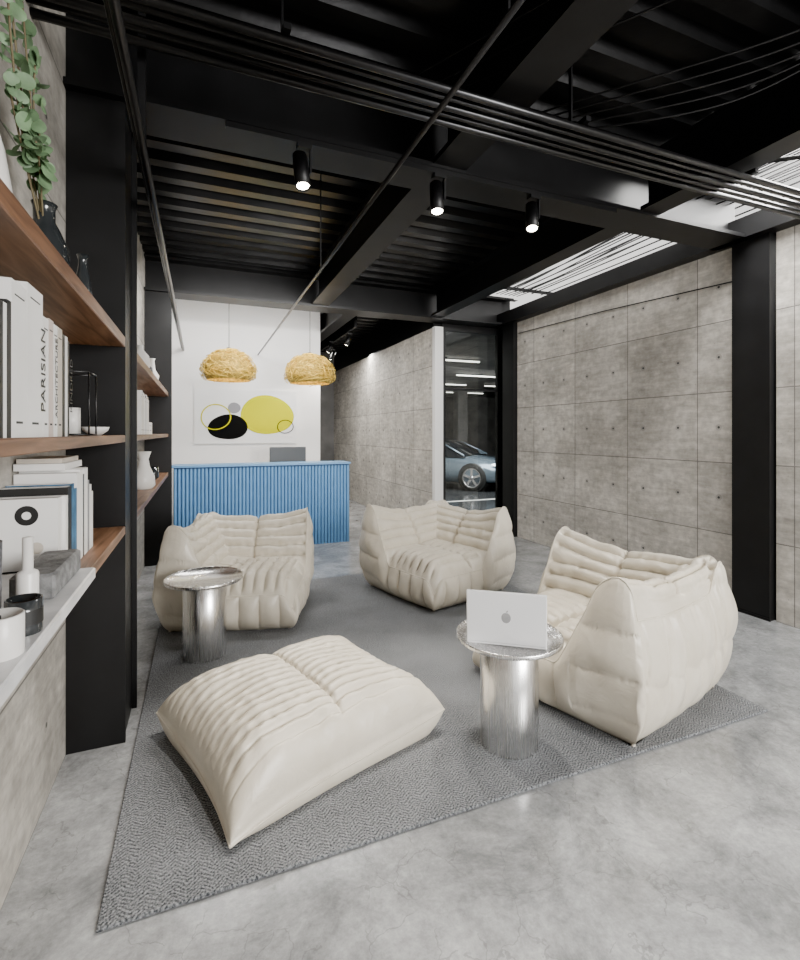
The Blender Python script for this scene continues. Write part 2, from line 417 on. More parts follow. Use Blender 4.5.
MB().box(3.27, 14, 6.5, 19, 3.1, 3.2, M_garwall).build('ceiling_garage')
MB().box(3.27, 14.1, 19, 19.1, 0, 3.2, M_garwall).build('wall_garage_back')
MB().box(14, 14.1, 6.5, 19, 0, 3.2, M_garwall).build('wall_garage_right')
MB().box(3.17, 3.27, 12.35, 19, 0, 3.2, M_garwall).build('wall_garage_left')
MB().box(4.45, 14, 6.42, 6.5, 0, 3.2, M_garwall).build('wall_garage_front')
for (x, y) in ((8.6, 15.6), (6.0, 16.5), (11.0, 15.5)):
    MB().rbox(x, x+.4, y, y+.4, 0, 3.1, .02, M_garwall).box(x-.005, x+.405, y-.005, y+.405, .9, 1.1, M_line).build('garage_pillar')
e = empty('garage_ceiling_lights')
for y in (9.2, 11.5, 13.8, 16.5):
    w = MB()
    for x in (4.0, 6.3, 8.6): w.box(x, x+1.6, y, y+.04, 3.02, 3.05, M_tube); w.box(x+.7, x+.8, y, y+.04, 3.05, 3.1, M_black)
    w.build('tube_row', parent=e)
w = MB()
w.box(4.9, 5.0, 9.6, 14.5, -.002, .002, M_line); w.box(8.2, 8.3, 9.6, 14.5, -.002, .002, M_line); w.box(3.6, 10, 9.5, 9.6, -.002, .002, M_line)
w.build('floor_parking_lines')

p = MB()
for i in range(5):
    yy = 1.98+.055*i
    p.tube([(XL, yy, 3.055+.008*(i % 2)), (1.5, yy, 3.055), (4.15, yy, 3.06)], .018 if i % 2 == 0 else .012, M_conduit, 10)
for x in (.3, 1.8, 3.1): p.box(x, x+.03, 1.94, 2.24, 3.075, 3.10, M_black); p.box(x+.01, x+.02, 2.06, 2.08, 3.1, 3.5, M_black)
p.build('ceiling_conduit_bundle')
MB().tube([(-.225, -1, 2.72), (-.225, 7.88, 2.72)], .016, M_conduit, 10).tube([(-.25, -1, 2.745), (-.25, 7.88, 2.745)], .009, M_conduit, 8)\
   .box(-.24, -.21, 2.3, 2.33, 2.73, 3.5, M_black).build('ceiling_conduit_rail')
q = MB().tube([(.83, -1, 2.71), (.83, 7.88, 2.71)], .011, M_conduit, 10)
for yy in (1.2, 3.6): q.box(.826, .834, yy, yy+.008, 2.72, 3.5, M_black)
q.build('ceiling_conduit')
cb = MB()
def cable(a, b_, sag, r=.006, wob=.02):
    a = Vector(a); b_ = Vector(b_); pts = []
    for i in range(25):
        t = i/24; q_ = a.lerp(b_, t); q_.z -= sag*4*t*(1-t)
        q_.x += wob*math.sin(9*t+a.y); q_.y += wob*math.sin(7*t+a.x)
        pts.append(q_)
    cb.tube(pts, r, M_black, 6)
for i in range(8):
    cable((3.5+.09*i, -.5, 3.52), (3.75+.07*i, 6.1, 3.50), .05+.03*(i % 3), .006, .07)
for i in range(5):
    cable((1.7+.05*i, 2.6, 3.42), (3.0, .6+.15*i, 3.42), .10+.02*i, .006, .03)
for i in range(4):
    cable((3.0, 2.5-.04*i, 3.3), (4.12, 1.4-.1*i, 3.35), .06+.02*i, .007, .02)
for i in range(3):
    cable((.9+.1*i, 2.6, 3.4), (2.4+.2*i, -.5, 3.45), .15+.03*i, .005, .03)
cb.build('ceiling_cables')
MB().tube([(4.235, 5.9, 2.93), (4.235, 4.3, 2.88), (4.235, 2.84, 2.80)], .006, M_black, 6).build('wall_cable')

# ------------------------------------------------------------------ track lights
tr = MB()
tr.box(.12, 2.75, 2.665, 2.70, 3.07, 3.10, M_black)
tr.build('light_track')
def lamp(typ, name, loc, energy, col=(1,1,1), size=.1, rot=None, **kw):
    ld = bpy.data.lights.new(name, typ); ld.energy = energy; ld.color = col
    for k, v in kw.items(): setattr(ld, k, v)
    if typ == 'AREA': ld.size = size
    else: ld.shadow_soft_size = size
    o = bpy.data.objects.new(name, ld); sc.collection.objects.link(o); o.location = loc
    if rot: o.rotation_euler = rot
    return o
def aim(o, tgt):
    o.rotation_euler = (Vector(tgt)-o.location).to_track_quat('-Z', 'Y').to_euler()
def spot_head(loc, tilt, yaw, power=60, scale=1):
    e = empty('track_spotlight', loc)
    m = MB()
    R = Matrix.Rotation(yaw, 4, 'Z') @ Matrix.Rotation(tilt, 4, 'X')
    k = scale
    m.lathe([(.010*k, .085*k), (.034*k, .08*k), (.036*k, .0), (.036*k, -.09*k), (.031*k, -.09*k), (.030*k, -.06*k)], (0, 0, 0), M_black, 24, True, R, cap=False)
    m.lathe([(.0005, -.080*k), (.0300*k, -.083*k)], (0, 0, 0), M_bulb, 20, False, R, cap=False)
    m.box(.040*k, .048*k, -.012*k, .012*k, -.01*k, .11*k, M_black)
    m.box(-.02*k, .048*k, -.02*k, .02*k, .10*k, .12*k, M_black)
    m.build('lamp_head', parent=e)
    l = lamp('SPOT', 'spot_bulb', (0, 0, 0), power, (1, .94, .85), .03, spot_size=math.radians(75), spot_blend=.7)
    dirv = R.to_3x3() @ Vector((0, 0, -1))
    l.location = dirv*.10*k; l.parent = e
    l.rotation_euler = dirv.to_track_quat('-Z', 'Y').to_euler()
    return e
spot_head((.51, 2.682, 2.93), math.radians(-14), .2, power=110, scale=1.15)
spot_head((1.33, 2.682, 2.93), math.radians(-14), -.3, power=110, scale=1.15)
spot_head((2.03, 2.682, 2.93), math.radians(-20), -.6, power=110, scale=1.15)
for (x, y) in ((2.2, 7.6), (2.35, 9.2), (2.1, 8.4)):
    spot_head((x, y, 2.98), math.radians(25), math.radians(80), power=160)
cr = MB(); cr.box(2.18, 2.22, 7.2, 11, 3.11, 3.5, M_black); cr.build('light_track')

# ------------------------------------------------------------------ rug
rg = MB(); rg.rbox(-.29, 2.83, 1.705, 4.98, .0, .014, .004, M_rug); rg.build('area_rug')
RZ = .014

# ------------------------------------------------------------------ corner seats
S = 1.02
BP = [(0,.585),(.012,.635),(.03,.68),(.055,.71),(.085,.722),(.12,.715),(.16,.69),(.20,.65),(.24,.595),(.28,.53),(.32,.455),(.36,.38),(.42,.27),(.5,.12),(.6,0)]
def interp(P, s):
    if s <= P[0][0]: return P[0][1]
    for i in range(len(P)-1):
        if s <= P[i+1][0]:
            t = (s-P[i][0])/(P[i+1][0]-P[i][0]); return P[i][1]*(1-t)+P[i+1][1]*t
    return P[-1][1]
def smax(a, b, k):
    h = max(k-abs(a-b), 0)/k
    return max(a, b)+h*h*k*.25
def sst(t): t = max(0, min(1, t)); return t*t*(3-2*t)
ARC = [0]; _pz = smax(interp(BP, 0), .385, .05)
for i in range(1, 205):
    z_ = smax(interp(BP, i*.005), .385, .05); ARC.append(ARC[-1]+math.hypot(.005, z_-_pz)); _pz = z_
def arc(s):
    f = max(0, min(s/.005, 203.99)); i = int(f); return ARC[i]*(1-(f-i))+ARC[i+1]*(f-i)
gs = [.40*i/120 for i in range(120)] + [.40+(S-.40)*i/100 for i in range(101)]
NG = len(gs)
def corner_seat(name, loc, rot, seed, sc_=1.04):
    off = seed*17.3
    def H(p_, q_):
        wob = .012*noise.noise(Vector((p_*3+off, q_*3, 1)))
        bq = interp(BP, q_); bp = interp(BP, p_)
        bq += .045*sst((p_-.72)/.30)*sst((bq-.55)/.12); bp += .045*sst((q_-.72)/.30)*sst((bp-.55)/.12)
        bq -= .020*math.sin(pi*min(1, p_/S))*sst((bq-.5)/.15); bp -= .020*math.sin(pi*min(1, q_/S))*sst((bp-.5)/.15)
        def er(d_): return .13*(1-min(d_/.13, 1))**2.4
        seat = .39-er(S-p_)-er(S-q_)+.03*math.sin(pi*min(1, max(0, (p_-.35)/.67)))*math.sin(pi*min(1, max(0, (q_-.35)/.67)))
        return smax(smax(bp, bq, .05), seat, .05)+wob
    def rib(p_, q_):
        bq = interp(BP, q_); bp = interp(BP, p_)
        if bp > bq and bp > .30: a, t = arc(p_), q_
        else: a, t = arc(q_), p_
        w_ = .088
        n_ = (a+.02)/w_ + .13*noise.noise(Vector((t*3.5+off, a*2, 4)))
        s_ = abs(math.sin(pi*n_))
        dd = .044*(s_**.36-1)
        k = round(n_)
        dd += .010*(1-s_)*noise.noise(Vector((t*24, k*3.1+off, 0)))
        dd += .007*noise.noise(Vector((t*14, n_*1.2+off, 3)))
        g_ = math.exp(-((t-.55)/.012)**2); dd -= .028*g_
        dd -= .016*math.exp(-((t-.55)/.06)**2)
        edge = min(S-p_, S-q_, p_, q_)
        return dd*sst(edge/.03)*sst((a-.03)/.05)
    verts = []; disp = []
    hs = S/2
    def plan(x, y):
        u_, v_ = (x-hs)/hs, (y-hs)/hs
        k = .10
        return (u_*math.sqrt(1-k*v_*v_)*hs, v_*math.sqrt(1-k*u_*u_)*hs)
    for i in range(NG):
        for j in range(NG):
            x, y = plan(gs[i], gs[j])
            verts.append(Vector((x, y, H(gs[i], gs[j])))); disp.append(rib(gs[i], gs[j]))
    faces = []
    for i in range(NG-1):
        for j in range(NG-1):
            a = i*NG+j; faces.append((a, a+NG, a+NG+1, a+1))
    per = [(i, 0) for i in range(NG-1)] + [(NG-1, j) for j in range(NG-1)] + [(i, NG-1) for i in range(NG-1, 0, -1)] + [(0, j) for j in range(NG-1, 0, -1)]
    K = len(per); MR = 50
    prev = [i*NG+j for i, j in per]
    for r in range(1, MR+1):
        t = r/MR; cur = []
        for (i, j) in per:
            p_, q_ = gs[i], gs[j]
            base = verts[i*NG+j]; x, y = base.x, base.y
            ox = (-1 if i == 0 else 1 if i == NG-1 else 0); oy = (-1 if j == 0 else 1 if j == NG-1 else 0)
            ox2 = ox if ox else (-(1-sst(p_/.10)) + (1-sst((S-p_)/.10)))*.6
            oy2 = oy if oy else (-(1-sst(q_/.10)) + (1-sst((S-q_)/.10)))*.6
            ln = math.hypot(ox2, oy2); ox2 /= ln; oy2 /= ln
            zt = base.z; z = zt*(1-t)
            tall = sst((zt-.3)/.25)
            bulge = (.044+.022*tall)*math.sin(pi*min(1, t*1.02))**.62 - .055*t**5
            tc_ = q_ if (i == 0 or i == NG-1) else p_
            openface = (i == NG-1 or j == NG-1)
            sp_ = .155 if openface else .17
            nn = tc_/sp_+.15+.13*noise.noise(Vector((z*3.5, off, tc_*2)))
            s_ = abs(math.sin(pi*nn))
            env = math.sin(pi*min(1, t))**.5
            if openface:
                cr_ = .046*(s_**.38-1)*env*(1-tall)
                cr_ += .018*noise.noise(Vector((tc_*7+off, z*6, 2)))*env
                if zt > .45: cr_ += .026*(abs(math.sin(pi*(z/.20+.3+.5*tc_)))**.36-1)*env*tall
            else:
                cr_ = .042*(s_**.34-1)*env*(1-.45*t)
                hl = abs(math.sin(pi*((z+.012*math.sin(nn*6))/.31+.05)))
                cr_ += .020*(hl**.36-1)*env
                cr_ += .018*noise.noise(Vector((tc_*9+off, z*3.5, 5)))*env
                cr_ += .014*noise.noise(Vector((tc_*26+off, z*2.5, 7)))*max(0, 1-t*1.4)
            o_ = bulge+cr_
            verts.append(Vector((x+ox2*o_, y+oy2*o_, z))); disp.append(0)
            cur.append(len(verts)-1)
        for k in range(K):
            faces.append((prev[(k+1) % K], prev[k], cur[k], cur[(k+1) % K]))
        prev = cur
    faces.append(tuple(reversed(prev)))
    me = bpy.data.meshes.new(name); me.from_pydata([tuple(v) for v in verts], [], faces); me.update()
    nrm = [v.normal.copy() for v in me.vertices]
    for k, v in enumerate(me.vertices):
        if disp[k]: v.co = v.co + nrm[k]*disp[k]
    me.materials.append(M_leather)
    me.polygons.foreach_set('use_smooth', [True]*len(me.polygons)); me.update()
    e = empty(name, loc, rot); e.scale = (sc_, sc_, 1.04)
    ob = bpy.data.objects.new('quilted_body', me); sc.collection.objects.link(ob); ob.parent = e
    pm = MB(); pts = []
    for k in range(0, K, 3):
        i, j = per[k]; b0 = me.vertices[i*NG+j].co
        pts.append((b0.x*1.002, b0.y*1.002, b0.z))
    pm.tube(pts, .0045, M_leather, 6, closed=True)
    pm.build('piping', parent=e)
    return e
D = math.radians
corner_seat('corner_lounge_chair', (.34, 4.34, RZ), D(-107.5), 1, .99)
corner_seat('corner_lounge_chair', (2.105, 4.26, RZ), D(197.4), 2, 1.01)
corner_seat('corner_lounge_chair', (2.225, 2.305, RZ), D(105), 3, 1.03)

# ------------------------------------------------------------------ ottoman
def ottoman():
    hx, hy = .545, .455
    NX, NY = 220, 210
    xs = [math.sin(pi/2*(-1+2*i/(NX-1))) for i in range(NX)]
    ys = [math.sin(pi/2*(-1+2*i/(NY-1))) for i in range(NY)]
    xs = [.5*a+.5*(-1+2*i/(NX-1)) for i, a in enumerate(xs)]; ys = [.5*a+.5*(-1+2*i/(NY-1)) for i, a in enumerate(ys)]
    def f(x, y): return max(0, (1-abs(x)**4.4)*(1-abs(y)**5))**.46
    def zc(x, y):
        return .065+.045*x*x*y*y*(1 if x > 0 or y > 0 else -.9)
    def P(x, y):
        return (hx*x*(1-.06*(1-y*y)), hy*y*(1-.06*(1-x*x)))
    vs = []; fs = []
    for top in (1, 0):
        for i in range(NX):
            for j in range(NY):
                x, y = xs[i], ys[j]; X, Y = P(x, y); F = f(x, y)
                if top:
                    z = zc(x, y)+.262*F
                    n_ = y*hy/.058+.22*noise.noise(Vector((x*2.2, y*1.5, 9)))+.5
                    s_ = abs(math.sin(pi*n_)); lim = sst((.93-abs(y))/.2)*sst((1-abs(x))/.10)
                    z += .040*(s_**.38-1)*lim
                    z += (.010*(1-s_)+.007)*noise.noise(Vector((x*11, round(n_)*3.3, 1)))*lim
                    z -= .022*math.exp(-(x/.016)**2)*lim + .014*math.exp(-(x/.09)**2)*lim
                    z += .016*noise.noise(Vector((x*2.2, y*2.2, 5)))*F
                    z += .018*noise.noise(Vector((x*6, y*4, 8)))*F*(1-lim)
                else:
                    z = zc(x, y)*(1-min(1, F*2.6))
                vs.append((X, Y, max(0, z)))
    o = NX*NY
    for i in range(NX-1):
        for j in range(NY-1):
            a = i*NY+j; fs.append((a, a+NY, a+NY+1, a+1)); a += o; fs.append((a, a+1, a+NY+1, a+NY))
    per = [i*NY for i in range(NX-1)]+[(NX-1)*NY+j for j in range(NY-1)]+[i*NY+NY-1 for i in range(NX-1, 0, -1)]+[j for j in range(NY-1, 0, -1)]
    K = len(per)
    for k in range(K):
        a, b_ = per[k], per[(k+1) % K]; fs.append((a, a+o, b_+o, b_))
    m = MB(); m.add(vs, fs, M_leather, True)
    m.tube([vs[k] for k in per[::2]], .0045, M_leather, 6, closed=True)
    m.build('quilted_ottoman', (.465, 2.44, RZ), D(19))
ottoman()

# ------------------------------------------------------------------ side tables
def side_table(loc):
    m = MB()
    m.lathe([(.136, 0), (.138, .003), (.138, .497), (.134, .50)], (0, 0, 0), M_steel, 64)
    m.lathe([(.10, .500), (.247, .501), (.252, .505), (.252, .520), (.249, .523), (.246, .520), (.244, .513), (.0005, .511)], (0, 0, 0), M_steel, 72, cap=False)
    return m.build('round_side_table', loc)
side_table((.03, 3.56, RZ))
side_table((1.38, 2.00, RZ))

def laptop():
    ang = D(-36)
    e = empty('laptop', (1.325, 1.94, RZ+.5125), ang)
    m = MB()
    m.rbox(-.178, .178, -.05, .17, 0, .014, .003, M_alu)
    m.box(-.15, .15, .0, .10, .014, .0155, M_key)
    m.box(-.055, .055, .115, .165, .014, .0145, M_alu)
    T = Matrix.Translation((0, -.05, .012)) @ Matrix.Rotation(D(7), 4, 'X')
    m.rbox(-.178, .178, -.004, .004, 0, .245, .0035, M_alu, T)
    m.box(-.168, .168, .0041, .0046, .01, .237, M_key, T)
    Tl = T @ Matrix.Translation((0, -.0044, .125)) @ Matrix.Rotation(D(90), 4, 'X')
    pts = []
    for i in range(40):
        a = 2*pi*i/40; r = .023*(1-.10*math.cos(2*a)-.10*max(0, math.sin(a))**6)
        pts.append((r*math.cos(a), r*math.sin(a), 0))
    m.add(pts, [tuple(range(40))], M_logo, False, Tl)
    m.add([(0.0, .024, 0), (.006, .027, 0), (.010, .036, 0), (.003, .033, 0)], [(0, 1, 2, 3)], M_logo, False, Tl)
    m.build('laptop_body', parent=e)
laptop()

# ------------------------------------------------------------------ reception desk
m = MB()
m.box(-.30, 1.90, 6.60, 6.90, 0, 1.06, M_bluedk)
x = -.30
while x < 1.885:
    m.lathe([(.019, 0), (.019, 1.06)], (x+.019, 6.592, 0), M_blue, 12, True, cap=False); x += .0445
y = 6.62
while y < 7.45:
    m.lathe([(.019, 0), (.019, 1.06)], (1.905, y, 0), M_blue, 12, True, cap=False); y += .0445
m.box(1.87, 1.90, 6.9, 7.45, 0, 1.06, M_bluedk).box(-.30, -.27, 6.9, 7.45, 0, 1.06, M_bluedk)
m.box(-.27, 1.87, 6.9, 7.45, .72, .75, M_white)
m.box(-.32, 1.93, 6.56, 6.93, 1.075, 1.10, M_blue).box(-.30, 1.91, 6.58, 6.91, 1.06, 1.075, M_bluedk)
m.build('reception_desk')
m = MB()
m.rbox(-.26, .26, -.012, .012, .14, .55, .006, M_grey); m.box(-.24, .24, .012, .014, .17, .53, M_key)
m.box(-.03, .03, -.01, .01, .005, .16, M_alu); m.box(-.10, .10, -.07, .09, 0, .008, M_alu)
m.build('computer_monitor', (1.17, 7.15, .75), D(4))

# ------------------------------------------------------------------ pendants
def pendant(loc, seed):
    random.seed(seed)
    e = empty('woven_pendant_lamp', loc)
    A, BT, BB = .335, .27, .27
    m = MB()
    prof = []
    for i in range(22):
        th = D(2+118*i/21)
        prof.append((A*.93*math.sin(th), (BT if th < pi/2 else BB)*.93*math.cos(th)))
    m.lathe(prof, (0, 0, 0), M_goldin, 48, True, cap=False)
    for k in range(620):
        th = D(random.uniform(5, 112)); ph = random.uniform(0, 2*pi); hd = random.uniform(0, pi); ln = random.uniform(.15, .4)
        pts = []
        rr = random.uniform(.95, 1.06)
        for i in range(6):
            t = (i/5-.5)*ln
            tt = th+t*math.sin(hd)*1.2; pp = ph+t*math.cos(hd)*2.0/max(.25, math.sin(th))
            tt = min(tt, D(122)); r_ = rr+.03*math.sin(t*9+k)
            pts.append((A*r_*math.sin(tt)*math.cos(pp), A*r_*math.sin(tt)*math.sin(pp), BT*r_*math.cos(tt)))
        m.tube(pts, .0038, M_gold, 4)
    m.lathe([(.0005, .30), (.03, .30), (.03, .25), (.0005, .25)], (0, 0, 0), M_black, 16, cap=False)
    m.build('woven_shade', parent=e)
    cd = MB(); cd.tube([(0, 0, .28), (0, 0, 3.48-loc[2])], .004, M_black, 6); cd.build('cord', parent=e)
    b_ = MB(); b_.lathe([(.001, .06), (.03, .045), (.042, 0), (.03, -.04), (.001, -.055)], (0, 0, 0), M_bulb, 16, cap=False); b_.build('bulb', parent=e)
    l = lamp('POINT', 'pendant_bulb', (0, 0, -.02), 8, (1, .9, .7), .05); l.parent = e
pendant((.35, 6.78, 2.31), 3)
pendant((1.41, 6.78, 2.31), 4)

# ------------------------------------------------------------------ wall art
def blob(m, cx, cz, rx, rz, mat, y, tilt=0, wob=.08, seed=0, ring=0):
    n = 56; pts = []; inn = []
    for i in range(n):
        a = 2*pi*i/n
        k = 1+wob*math.sin(2*a+seed)+wob*.5*math.sin(3*a+seed*2)
        X, Z = rx*k*math.cos(a), rz*k*math.sin(a)
        xx = X*math.cos(tilt)-Z*math.sin(tilt); zz = X*math.sin(tilt)+Z*math.cos(tilt)
        pts.append((cx+xx, y, cz+zz)); inn.append((cx+xx*(1-ring), y, cz+zz*(1-ring)))
    if ring: m.add(pts+inn, [(i, (i+1) % n, n+(i+1) % n, n+i) for i in range(n)], mat)
    else: m.add(pts, [tuple(range(n))], mat)
m = MB()
m.box(-.08, 1.42, 7.87, 7.9, 1.34, 2.16, M_canvas)
blob(m, .97, 1.78, .385, .315, M_yel, 7.866, -.15, .05, 1)
blob(m, .395, 1.59, .27, .20, M_artblk, 7.864, .1, .06, 2)
blob(m, .48, 1.88, .09, .085, M_artgry, 7.865, 0, .03, 1)
blob(m, .22, 1.74, .21, .20, M_yel, 7.862, 0, .03, 1, ring=.08)
blob(m, 1.245, 1.60, .125, .11, M_artblk, 7.861, 0, .03, 1, ring=.10)
m.build('abstract_wall_art')

# ------------------------------------------------------------------ shelves
for (ya, yb) in ((-1.0, 2.705), (3.055, 6.195)):
    for z1, th in ((1.965, .05), (1.49, .035), (1.05, .04)):
        MB().rbox(XL+.001, -.335, ya, yb, z1-th, z1, .003, M_wood).build('floating_shelf')

def books(name, y0, z0, xf, spec):
    m = MB(); y = y0
    for (t, h, dep, mt) in spec:
        m.box(xf-dep, xf, y+.001, y+t-.001, z0, z0+h, mt)
        m.box(xf-dep-.001, xf-.006, y+.004, y+t-.004, z0+.002, z0+h+.001, M_paper)
        if t > .03:
            m.box(xf, xf+.0006, y+t*.3, y+t*.7, z0+.03, z0+.035, M_blackp)
            m.box(xf, xf+.0006, y+t*.2, y+t*.8, z0+h-.03, z0+h-.027, M_blackp)
        y += t
    return m.build(name)
Wp, Bk, Be, Pk, Gy, Bl = M_paper, M_blackp, M_bookbeige, M_bookpink, M_bookgrey, M_bookblue
near_books = books('row_of_books', .55, 1.49, -.36, [(.05,.29,.19,Wp),(.03,.28,.18,Gy),(.06,.30,.2,Wp),(.04,.28,.19,Be),(.07,.30,.2,Wp),(.03,.28,.2,Bk),(.05,.31,.2,Wp),(.06,.30,.2,Be),(.03,.30,.2,Wp),(.04,.29,.2,Wp),(.03,.27,.2,Bk),(.05,.27,.2,Wp),(.04,.27,.2,Bk),(.04,.26,.2,Wp),
      (.025,.27,.2,Bk),(.02,.27,.2,Wp),(.025,.28,.2,Bk),(.10,.33,.2,Wp),(.12,.35,.2,Wp),(.05,.30,.17,Wp),(.045,.305,.17,Pk),(.04,.30,.17,Wp),(.05,.30,.17,Be),(.03,.29,.17,Bk),(.03,.29,.17,Wp),(.02,.28,.17,Bk)])
def spine_text(s, x, y, z, size):
    cu = bpy.data.curves.new('spine_title', 'FONT'); cu.body = s; cu.size = size; cu.extrude = .0002
    cu.materials.append(M_blackp)
    o = bpy.data.objects.new('spine_title', cu); sc.collection.objects.link(o)
    o.matrix_world = Matrix(((0, 0, 1, x), (0, -1, 0, y), (1, 0, 0, z), (0, 0, 0, 1)))
    o.parent = near_books
spine_text('PARISIAN', -.3585, 1.475, 1.55, .050)
spine_text('KINDRED', -.3585, 1.755, 1.56, .038)
spine_text('ARCHITECTURE', -.3585, 1.59, 1.54, .03)
m = MB()
x0, x1, y0, y1, z0, z1 = -.50, -.37, 2.06, 2.19, 1.492, 1.72
P8 = [(x0,y0),(x1,y0),(x1,y1),(x0,y1)]
for k in range(4):
    a, b_ = P8[k], P8[(k+1) % 4]
    for z in (z0+.003, z1): m.tube([(*a, z), (*b_, z)], .003, M_conduit, 6)
    m.tube([(*a, z0), (*a, z1)], .003, M_conduit, 6)
m.box(x0, x1, y0, y1, z0, z0+.004, M_conduit)
m.lathe([(.028, .006), (.028, .10), (.026, .10)], (-.435, 2.12, 1.492), M_ceramic, 20)
m.build('wire_lantern')
MB().lathe([(.02, 0), (.045, .02), (.05, .035), (.046, .035), (.03, .012), (.001, .01)], (-.40, 2.36, 1.49), M_ceramic, 24).build('small_bowl')

m = MB()
Z = 1.05
m.box(-.575, -.405, 1.80, 1.845, Z, Z+.25, M_paper)
for (cx, cz, r, mt) in ((-.485, Z+.20, .030, Bk), (-.485, Z+.20, .012, Wp), (-.46, Z+.10, .018, Be)):
    pts = [(cx+r*math.cos(2*pi*i/24), 1.799-(.0005 if mt is Wp else 0), cz+r*math.sin(2*pi*i/24)) for i in range(24)]
    m.add(pts, [tuple(range(24))], mt)
m.box(-.56, -.42, 1.7985, 1.80, Z+.03, Z+.035, Bk)
yy = 1.847
for (t, h, mt) in ((.03,.25,Wp),(.05,.275,Bk),(.035,.28,Bl),(.04,.26,Bl),(.05,.31,Wp),(.045,.32,Wp),(.02,.30,Bk),(.06,.32,Wp),(.03,.27,Gy),(.04,.25,Wp),(.03,.22,Wp)):
    m.box(-.575, -.395, yy, yy+t-.002, Z, Z+h, mt); m.box(-.576, -.40, yy+.004, yy+t-.005, Z+h, Z+h+.001, M_paper)
    yy += t
m.box(-.575, -.43, 2.0, 2.26, Z+.322, Z+.345, Wp).box(-.57, -.44, 2.01, 2.25, Z+.346, Z+.362, Be)
m.build('row_of_books')
m = MB(); m.rbox(-.575, -.30, .55, 1.77, Z, Z+.035, .004, M_marble); m.build('marble_tray')
ZT = Z+.035
MB().rbox(-.43, -.335, 1.46, 1.75, ZT, ZT+.065, .006, M_stone).build('stone_box')
MB().lathe([(.036,0),(.037,.004),(.037,.075),(.034,.078),(.033,.062),(.001,.06)], (-.345, 1.13, ZT), M_ceramic, 32, cap=False).tube([(-.345,1.13,ZT+.06),(-.345,1.13,ZT+.075)], .0015, M_blackp).build('candle_jar')
MB().lathe([(.032,0),(.033,.004),(.033,.07),(.030,.072),(.029,.06),(.001,.058)], (-.34, 1.245, ZT), M_smoke, 32, cap=False).lathe([(.0335,.02),(.0335,.05)], (-.34,1.245,ZT), M_blackp, 32, cap=False).build('candle_jar')
MB().lathe([(.028,0),(.028,.012),(.022,.02),(.022,.085),(.020,.09),(.011,.095),(.011,.17),(.002,.172)], (-.375, 1.40, ZT), M_ceramic, 28).build('candlestick')
MB().lathe([(.045,0),(.050,.01),(.052,.17),(.048,.17),(.046,.02),(.001,.015)], (-.465, 1.36, ZT), M_weave, 32, cap=False).build('woven_cup')

Z = 1.965
e = empty('eucalyptus_vase', (-.46, 1.88, Z))
m = MB()
m.lathe([(.04,0),(.062,.02),(.070,.07),(.066,.13),(.045,.18),(.030,.21),(.030,.25),(.036,.265),(.030,.262),(.026,.21),(.040,.175),(.060,.12),(.063,.07),(.055,.02),(.001,.012)], (0,0,0), M_smoke, 40, cap=False)
m.build('vase', parent=e)
lf = MB(); random.seed(11)
def leaf(mb, c, r, nrm_, up):
    nrm_ = nrm_.normalized(); a = nrm_.cross(up).normalized(); b_ = nrm_.cross(a)
    pts = [c]
    for i in range(14):
        t = 2*pi*i/14; k = r*(1+.12*math.cos(t))
        pts.append(c+a*k*math.sin(t)*.85+b_*k*math.cos(t)+nrm_*r*.12*math.cos(2*t))
    mb.add(pts, [(0, i+1, (i+1) % 14+1) for i in range(14)], M_leaf, True)
stems = [((0,0,.15),(-.03,-.10,.45),(-.03,-.22,.82)), ((0,0,.15),(-.04,-.12,.42),(.0,-.32,.66)),
         ((0,0,.15),(-.03,-.14,.40),(-.02,-.26,.50)), ((0,0,.15),(-.02,-.05,.48),(-.03,-.10,.82)), ((0,0,.15),(-.0,-.06,.36),(.02,-.13,.42)),
         ((0,0,.15),(.01,-.10,.42),(.04,-.24,.34)), ((0,0,.15),(-.01,-.12,.50),(.03,-.20,.60))]
for a, b_, c_ in stems:
    a, b_, c_ = Vector(a), Vector(b_), Vector(c_); pts = []
    for i in range(15):
        t = i/14; pts.append(a*(1-t)**2+b_*2*t*(1-t)+c_*t*t)
    lf.tube(pts, .003, M_stem, 5)
    for i in range(5, 15):
        for sgn in (-1, 1):
            dirv = Vector((random.uniform(-1, 1), random.uniform(-1, 1), random.uniform(-.3, .6))).normalized()
            r = random.uniform(.016, .029)*(1.1-.3*i/14)
            cpos = pts[i]+dirv*r*1.1
            cpos.x = max(cpos.x, -.09)
            leaf(lf, cpos, r, Vector((random.uniform(-.3, 1), random.uniform(-1, .2), random.uniform(-.4, .8))), dirv)
lf.build('eucalyptus_branches', parent=e)
MB().lathe([(.028,0),(.032,.01),(.026,.09),(.016,.14),(.014,.17),(.020,.19),(.016,.188)], (-.40, 2.12, Z), M_smoke, 28, cap=False).tube([(-.40,2.135,Z+.17),(-.40,2.165,Z+.16),(-.40,2.165,Z+.09),(-.40,2.145,Z+.07)], .004, M_smoke).build('glass_pitcher')
MB().lathe([(.04,0),(.06,.05),(.065,.14),(.05,.24),(.035,.30),(.038,.33),(.033,.33)], (-.50, 1.50, Z), M_ceramic, 32, cap=False).build('ceramic_vase')

